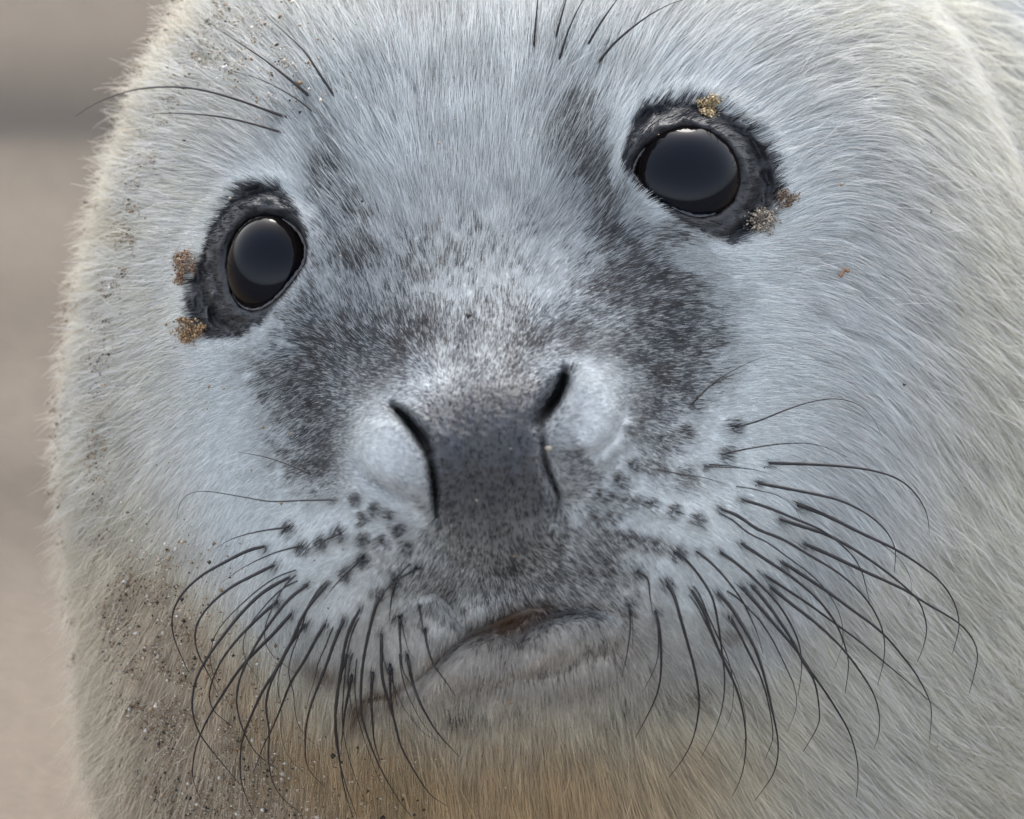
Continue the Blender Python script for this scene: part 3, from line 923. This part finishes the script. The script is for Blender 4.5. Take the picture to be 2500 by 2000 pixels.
def add_fur(name, P, Nn, px, py, T, T2, L, lift, rad, col, clump=None, npts=5, jitter=0.12):
    n = len(P)
    t = np.linspace(0, 1, npts)
    rnd = rng.normal(size=(n, 3)) * jitter
    T = unit(T + rnd)
    T2 = unit(T2 + rnd * 1.5)
    pts = np.empty((n, npts, 3))
    for k, tk in enumerate(t):
        q = P + L[:, None] * (T * tk + (T2 - T) * tk * tk / 2) + Nn * (L * lift * (tk - 0.62 * tk * tk))[:, None]
        if clump is not None:
            q = q + clump * (tk ** 1.3)
        pts[:, k] = q
    W = local(pts)
    cu = bpy.data.hair_curves.new(name)
    cu.add_curves([npts] * n)
    cu.points.foreach_set("position", W.astype(np.float32).ravel())
    ra = np.empty((n, npts), np.float32)
    for k, tk in enumerate(t):
        ra[:, k] = rad * (1 - 0.75 * tk ** 1.5)
    cu.points.foreach_set("radius", ra.ravel())
    a_ = cu.attributes.new("coat", 'FLOAT_COLOR', 'CURVE')
    c = np.ones((n, 4), np.float32)
    c[:, :3] = col
    a_.data.foreach_set("color", c.ravel())
    cu.materials.append(mat_fur)
    o = link(name, cu, seal)
    return o


def coat_length(px, py, rho_):
    """length of the hair in design units"""
    dn = np.hypot((px - 1180) / 1.15, py - 1080)
    L = 22 + 95 * sstep(480, 1050, dn)
    L = L * np.where(py < 800, 0.85, 1.0)
    L = L + 20 * sstep(1650, 1900, py)
    L = L + 30 * sstep(0.85, 1.0, rho_) * sstep(700, 1400, px)
    L = L + 24 * ell(px, py, 1120, 350, 420, 330)
    nose = ell(px, py, 1185, 1060, 330, 260)
    L = L * (1 - 0.65 * nose)
    for poly in (SKIN_L, SKIN_R):
        d = poly_sd(px, py, poly)
        L = L * (0.42 + 0.58 * sstep(-10, 90, d))
    return L


def keep_mask(px, py):
    k = np.ones(px.shape)
    for poly, sk in ((EYE_L, SKIN_L), (EYE_R, SKIN_R)):
        d = poly_sd(px, py, poly)
        ds = poly_sd(px, py, sk)
        k = k * sstep(2, 12, d) * (0.10 + 0.90 * sstep(-26, 6, ds))
    k = k * (1 - 0.82 * sstep(10, -30, poly_sd(px, py, NOSE_DARK)))
    dl = np.minimum(line_dist(px, py, NOSTRIL_L)[0], line_dist(px, py, NOSTRIL_R)[0])
    k = k * sstep(8, 18, dl)
    return k


def clumps(px, py, size, strength, L):
    """offset in the px plane towards the middle of the lock a hair belongs to"""
    fx, fy = flow(px, py)
    best = np.full(px.shape, 1e9)
    ox = np.zeros(px.shape)
    oy = np.zeros(px.shape)
    hid = np.zeros(px.shape)
    ci, cj = np.floor(px / size), np.floor(py / size)
    for di in (-1, 0, 1):
        for dj in (-1, 0, 1):
            a, b_ = ci + di, cj + dj
            h1 = np.modf(np.abs(np.sin(a * 127.1 + b_ * 311.7) * 43758.5453))[0]
            h2 = np.modf(np.abs(np.sin(a * 269.5 + b_ * 183.3) * 43758.5453))[0]
            gx_, gy_ = (a + h1) * size, (b_ + h2) * size
            dx, dy = gx_ - px, gy_ - py
            al = dx * fx + dy * fy
            ac = -dx * fy + dy * fx
            q = (al * 0.35) ** 2 + ac ** 2
            m = q < best
            best = np.where(m, q, best)
            ox = np.where(m, -ac * fy, ox)
            oy = np.where(m, ac * fx, oy)
            hid = np.where(m, np.modf(h1 * 7.13 + h2 * 3.7)[0], hid)
    return ox * strength, oy * strength, hid


def grow(name, n, weight, lscale, lift, rad, bright=(0.75, 1.15), jitter=0.12, size=26, cs=0.6):
    P, Nn, px, py, rh = surface_sample(n, weight)
    k = rng.random(n) < keep_mask(px, py)
    P, Nn, px, py, rh = P[k], Nn[k], px[k], py[k], rh[k]
    n = len(P)
    L = coat_length(px, py, rh) * lscale * rng.uniform(0.65, 1.2, n)
    fx, fy = flow(px, py)
    bend = fbm(px / 130, py / 130, 2, 81) - 0.5
    ang = bend * 0.7
    fx, fy = fx * np.cos(ang) - fy * np.sin(ang), fx * np.sin(ang) + fy * np.cos(ang)
    back = 0.15 + 0.75 * sstep(0.6, 1.0, rh)
    T = np.stack([fx, back, -fy], -1)
    T = unit(T - Nn * (T * Nn).sum(-1, keepdims=True))
    px2, py2 = px + fx * L, py + fy * L
    f2x, f2y = flow(px2, py2)
    T2 = np.stack([f2x, back, -f2y], -1)
    T2 = unit(T2 - Nn * (T2 * Nn).sum(-1, keepdims=True))
    T2 = T2 + np.array([0, 0.05, -0.18]) * sstep(60, 120, L)[:, None]
    col, dk = coat(px, py, rh, rng.uniform(*bright, n))
    lo = sstep(500, 900, np.hypot(px - 1180, py - 1050))[:, None]
    col = np.minimum(col * (1 + 0.12 * lo), 0.9)
    cs_ = cs * sstep(30, 70, L)
    ox, oy, hid = clumps(px, py, size, 1.0, L)
    col = col * (1 - 0.2 * hid * sstep(30, 70, L))[:, None]
    ox2, oy2, hid2 = clumps(px + 500, py + 900, 64, 1.0, L)
    col = col * (1 - 0.10 * hid2 * lo[:, 0])[:, None]
    ox, oy = ox + 0.3 * ox2, oy + 0.3 * oy2
    cl = np.stack([ox * cs_, np.zeros(n), -oy * cs_], -1) * S
    cl = cl - Nn * (cl * Nn).sum(-1, keepdims=True)
    return add_fur(name, P, Nn, px, py, T, T2, L * S, lift, rad * S, col, cl, jitter=jitter)


vis = ((gpx > -100) & (gpx < 2620) & (gpy > -120) & (gpy < 2140)).astype(float)
dn = np.hypot((gpx - 1180) / 1.15, gpy - 1080)
grow("fur", 520000, 0.12 + vis * (0.9 + 0.5 * sstep(900, 300, dn)), 1.0, 0.22, 0.8, jitter=0.055, size=22, cs=0.9, bright=(0.80, 1.2))
# loose longer guard hairs over the outer coat, standing out along the cheek
rimw = sstep(0.84, 0.97, rho) * (gpx < 800)
grow("guard_hair", 24000, 0.05 + vis * (0.5 * sstep(0.5, 0.9, rho) + 4.0 * rimw), 1.1, 0.5, 0.6, bright=(0.95, 1.3), jitter=0.22, cs=0.4)

# fur of the body behind the head
nb = 110000
KR = 128
ri = rng.integers(0, KR, nb)
mi = rng.integers(0, M, nb)
P = rings[ri, mi]
Tn = unit(rings[ri + 1, mi] - rings[ri, mi])
side = unit(rings[ri, (mi + 1) % M] - rings[ri, mi])
Nn = unit(np.cross(side, Tn))
cring = rings.mean(1)[ri]
flip = ((P - cring) * Nn).sum(-1) < 0
Nn[flip] *= -1
P = P + side * rng.normal(size=(nb, 1)) * 0.002 + Tn * rng.random((nb, 1)) * 0.006
Td = unit(Tn * 0.7 + np.array([0, 0, -0.6]))
Td = unit(Td - Nn * (Td * Nn).sum(-1, keepdims=True))
colb = np.minimum(ringc[ri, 0] * 1.05 * rng.uniform(0.8, 1.15, (nb, 1)), 0.9)
add_fur("body_fur", P, Nn, None, None, Td, Td, np.full(nb, 150 * S) * rng.uniform(0.6, 1.2, nb), 0.25, 1.6 * S, colb, None, jitter=0.2)


# ------------------------------------------------------------------ whiskers
def surf_h(x, y):
    return height(np.array([float(x)]), np.array([float(y)]))[0]


def whisker(pts, r0=4.6, lift=120):
    n = 34
    c = catmull(pts, n)
    # even arc spacing
    seg = np.hypot(*(c[1:] - c[:-1]).T)
    cum = np.concatenate([[0], np.cumsum(seg)])
    tt = np.linspace(0, cum[-1], n)
    x = np.interp(tt, cum, c[:, 0])
    y = np.interp(tt, cum, c[:, 1])
    t = tt / cum[-1]
    hs = height(x, y)
    straight = hs[0] * (1 - t) + hs[-1] * t
    h = np.maximum(straight, hs * 0.999) + lift * np.sin(np.minimum(t * 1.15, 1) * np.pi / 2) * (1 - 0.35 * t)
    h[0] = hs[0] - 8
    for _ in range(6):
        h[1:-1] = 0.25 * h[:-2] + 0.5 * h[1:-1] + 0.25 * h[2:]
    h = np.maximum(h, hs + np.minimum(t * 200, 16))
    h[0] = hs[0] - 8
    C = head_pos(x, y, h)
    tan = unit(np.gradient(C, axis=0))
    up = np.array([0.13, -1.0, 0.21])
    s1 = unit(np.cross(tan, up))
    s2 = unit(np.cross(tan, s1))
    k = 7
    vs = []
    for i in range(n):
        r = r0 * S * min(1, 0.45 + 9 * t[i]) * (1 - 0.85 * t[i] ** 1.3) * (1 + 0.07 * math.sin(i * 2.4))
        for a in range(k):
            an = 2 * math.pi * a / k
            vs.append(C[i] + (s1[i] * math.cos(an) + s2[i] * math.sin(an)) * r)
    i = np.arange(n * k).reshape(n, k)
    j = np.roll(i, -1, axis=1)
    f = np.stack([i[:-1], j[:-1], j[1:], i[1:]], -1).reshape(-1, 4)
    o = link("whisker", mesh_from("whisker", local(np.array(vs)), f), seal)
    o.data.materials.append(mat_whisk)


for pts, r0, lf in WH:
    whisker(pts, r0 * 0.87, lf)
# finer hairs between the strong ones
wr_ = np.random.default_rng(21)
for q in range(26):
    a, _, lf = WH[int(wr_.integers(0, 53))]
    A = np.asarray(a)
    k_ = wr_.uniform(0.45, 0.9)
    B = A[0] + (A - A[0]) * k_
    th = wr_.normal() * 0.13
    B = A[0] + (B - A[0]) @ np.array([[math.cos(th), math.sin(th)], [-math.sin(th), math.cos(th)]]) + wr_.normal(size=2) * 14
    whisker([tuple(b_) for b_ in B], wr_.uniform(1.4, 2.4), lf * 0.7)


# ------------------------------------------------------------------ sand caught in the coat
def grain_cloud(px, py, lift, size, col, crumb=0.35):
    """tiny irregular stones: jittered octahedra"""
    n = len(px)
    h = height(px, py) + lift
    c = head_pos(px, py, h)
    base = np.array([(1, 0, 0), (-1, 0, 0), (0, 1, 0), (0, -1, 0), (0, 0, 1), (0, 0, -1)], float)
    tri = np.array([(0, 2, 4), (2, 1, 4), (1, 3, 4), (3, 0, 4), (2, 0, 5), (1, 2, 5), (3, 1, 5), (0, 3, 5)])
    v = base[None] * (1 + rng.uniform(-crumb, crumb, (n, 6, 1))) + rng.normal(size=(n, 6, 3)) * 0.15
    v = v * (size[:, None, None] * S) + c[:, None, :]
    f = (tri[None] + np.arange(n)[:, None, None] * 6).reshape(-1, 3)
    cc = np.repeat(col, 6, axis=0)
    return v.reshape(-1, 3), f, cc


def grain_cols(n):
    pal = np.array([(0.45, 0.40, 0.33), (0.62, 0.58, 0.52), (0.25, 0.17, 0.10), (0.03, 0.025, 0.02), (0.33, 0.25, 0.17), (0.75, 0.75, 0.75)])
    p = rng.choice(6, n, p=[.26, .10, .24, .18, .20, .02])
    return pal[p] * rng.uniform(0.8, 1.15, (n, 1))


npx, npy = [], []
tries = 170000
tx = rng.uniform(60, 1300, tries)
ty = rng.uniform(-60, 2100, tries)
trho = np.hypot(tx - CX, ty - CY) / rim_r(np.arctan2(ty - CY, tx - CX))
cl_ = fbm(tx / 30, ty / 30, 3, 91)
edge_p = sstep(0.90, 0.99, trho) * (tx < 900) * sstep(0.40, 0.62, cl_)
low_p = sstep(700, 250, tx - 0.45 * (ty - 1500)) * sstep(1150, 1500, ty) * 0.7 * sstep(0.4, 0.6, cl_)
low_p2 = sstep(1750, 2000, ty) * sstep(1150, 500, tx) * 0.35
top_p = ell(tx, ty, 520, 90, 200, 110, 20) * sstep(0.5, 0.62, cl_)
few = 0.0012
pr = np.clip(np.maximum.reduce([edge_p * 2.4, low_p, low_p2, top_p * .6]) + few, 0, 1) * (trho < 1.015)
k = rng.random(tries) < pr * 1.0
gpx_, gpy_ = tx[k], ty[k]
extra = rng.uniform(1300, 2400, 40), rng.uniform(100, 1900, 40)
gpx_ = np.concatenate([gpx_, extra[0]])
gpy_ = np.concatenate([gpy_, extra[1]])
ng = len(gpx_)
grho = np.hypot(gpx_ - CX, gpy_ - CY) / rim_r(np.arctan2(gpy_ - CY, gpx_ - CX))
outw = sstep(0.9, 1.0, grho) * rng.uniform(-5, 48, ng) * (gpx_ < 900)
ga = np.arctan2(gpy_ - CY, gpx_ - CX)
sz = rng.lognormal(math.log(1.9), 0.5, ng)
v_, f_, cc_ = grain_cloud(gpx_ + np.cos(ga) * outw, gpy_ + np.sin(ga) * outw, rng.uniform(22, 60, ng), np.clip(sz, 1.2, 7.5), grain_cols(ng))
grains = link("sand_grains", mesh_from("sand_grains", to_world(v_), f_, smooth=False, col=cc_))
grains.data.materials.append(mat_grain)
tag(grains, "loose sand grains, pale, brown and black, caught in the fur along the cheek and brow", "sand", kind="stuff")


def clump_of_sand(px, py, rx, ry, label, tone=(0.34, 0.24, 0.15)):
    n = 800
    m_ = 9                                    # several crumbs run together, thinning outwards
    qx, qy = rng.normal(size=m_) * rx * 0.55, rng.normal(size=m_) * ry * 0.55
    w_ = rng.integers(0, m_, n)
    sp = rng.uniform(0.18, 0.5, m_)[w_]
    x = px + qx[w_] + rng.normal(size=n) * rx * sp
    y = py + qy[w_] + rng.normal(size=n) * ry * sp
    v_, f_, cc_ = grain_cloud(x, y, 6 + rng.random(n) * 16, np.clip(rng.lognormal(0.45, 0.5, n), 0.7, 5), np.array(tone) * rng.uniform(0.3, 1.3, (n, 1)))
    w = to_world(v_)
    c = w.mean(0)
    o = link("sand_clump", mesh_from("sand_clump", w - c, f_, smooth=False, col=cc_), loc=Vector(c))
    o.data.materials.append(mat_grain)
    tag(o, label, "sand clump", "crumbs of damp sand stuck beside the eyes")


clump_of_sand(1728, 258, 24, 14, "yellow brown sand crumb on the upper rim of the pup's higher eye", (0.42, 0.32, 0.18))
clump_of_sand(1915, 482, 22, 15, "brown sand crumb at the outer corner of the higher eye, level with its pupil", (0.25, 0.18, 0.13))
clump_of_sand(1864, 540, 20, 22, "pale grey sand crumb below the outer corner of the higher eye", (0.38, 0.33, 0.27))
clump_of_sand(446, 648, 20, 22, "orange brown sand crumb at the outer edge of the lower eye, upper of two", (0.32, 0.20, 0.12))
clump_of_sand(455, 806, 34, 20, "largest orange brown sand crumb, below the outer corner of the lower eye", (0.36, 0.23, 0.12))

# a scrap of dry weed on the cheek
n = 14
sx_ = np.linspace(0, 1, n)
wx = 2048 + sx_ * 26
wy = 672 - sx_ * 16 + 5 * np.sin(sx_ * 9)
vv, ff = [], []
hh = height(wx, wy) + 30
cc = head_pos(wx, wy, hh)
for i in range(n):
    wd = (3 + 4 * math.sin(math.pi * sx_[i]) * (0.6 + 0.4 * math.sin(i * 2.1))) * S
    for dx, dy, dz in ((-.3, 0, 1), (.5, -.6, .1), (.3, 0, -1), (-.5, .6, -.1)):
        vv.append(cc[i] + np.array([dx, dy, dz]) * wd)
i4 = np.arange(n * 4).reshape(n, 4)
j4 = np.roll(i4, -1, axis=1)
ff = np.stack([i4[:-1], j4[:-1], j4[1:], i4[1:]], -1).reshape(-1, 4)
w = to_world(np.array(vv))
c0 = w.mean(0)
weed = link("dry_weed_scrap", mesh_from("weed", w - c0, ff), loc=Vector(c0))
mw, nt, b = material("dry_weed")
b.inputs["Base Color"].default_value = (0.22, 0.12, 0.07, 1)
b.inputs["Roughness"].default_value = 0.8
nzw = nt.nodes.new("ShaderNodeTexNoise")
nzw.inputs["Scale"].default_value = 2500
crw = nt.nodes.new("ShaderNodeValToRGB")
crw.color_ramp.elements[0].color = (0.10, 0.05, 0.03, 1)
crw.color_ramp.elements[1].color = (0.36, 0.22, 0.13, 1)
nt.links.new(nzw.outputs["Fac"], crw.inputs[0])
nt.links.new(crw.outputs[0], b.inputs["Base Color"])
weed.data.materials.append(mw)
tag(weed, "small brown scrap of dry weed lying on the pale cheek fur", "weed scrap")
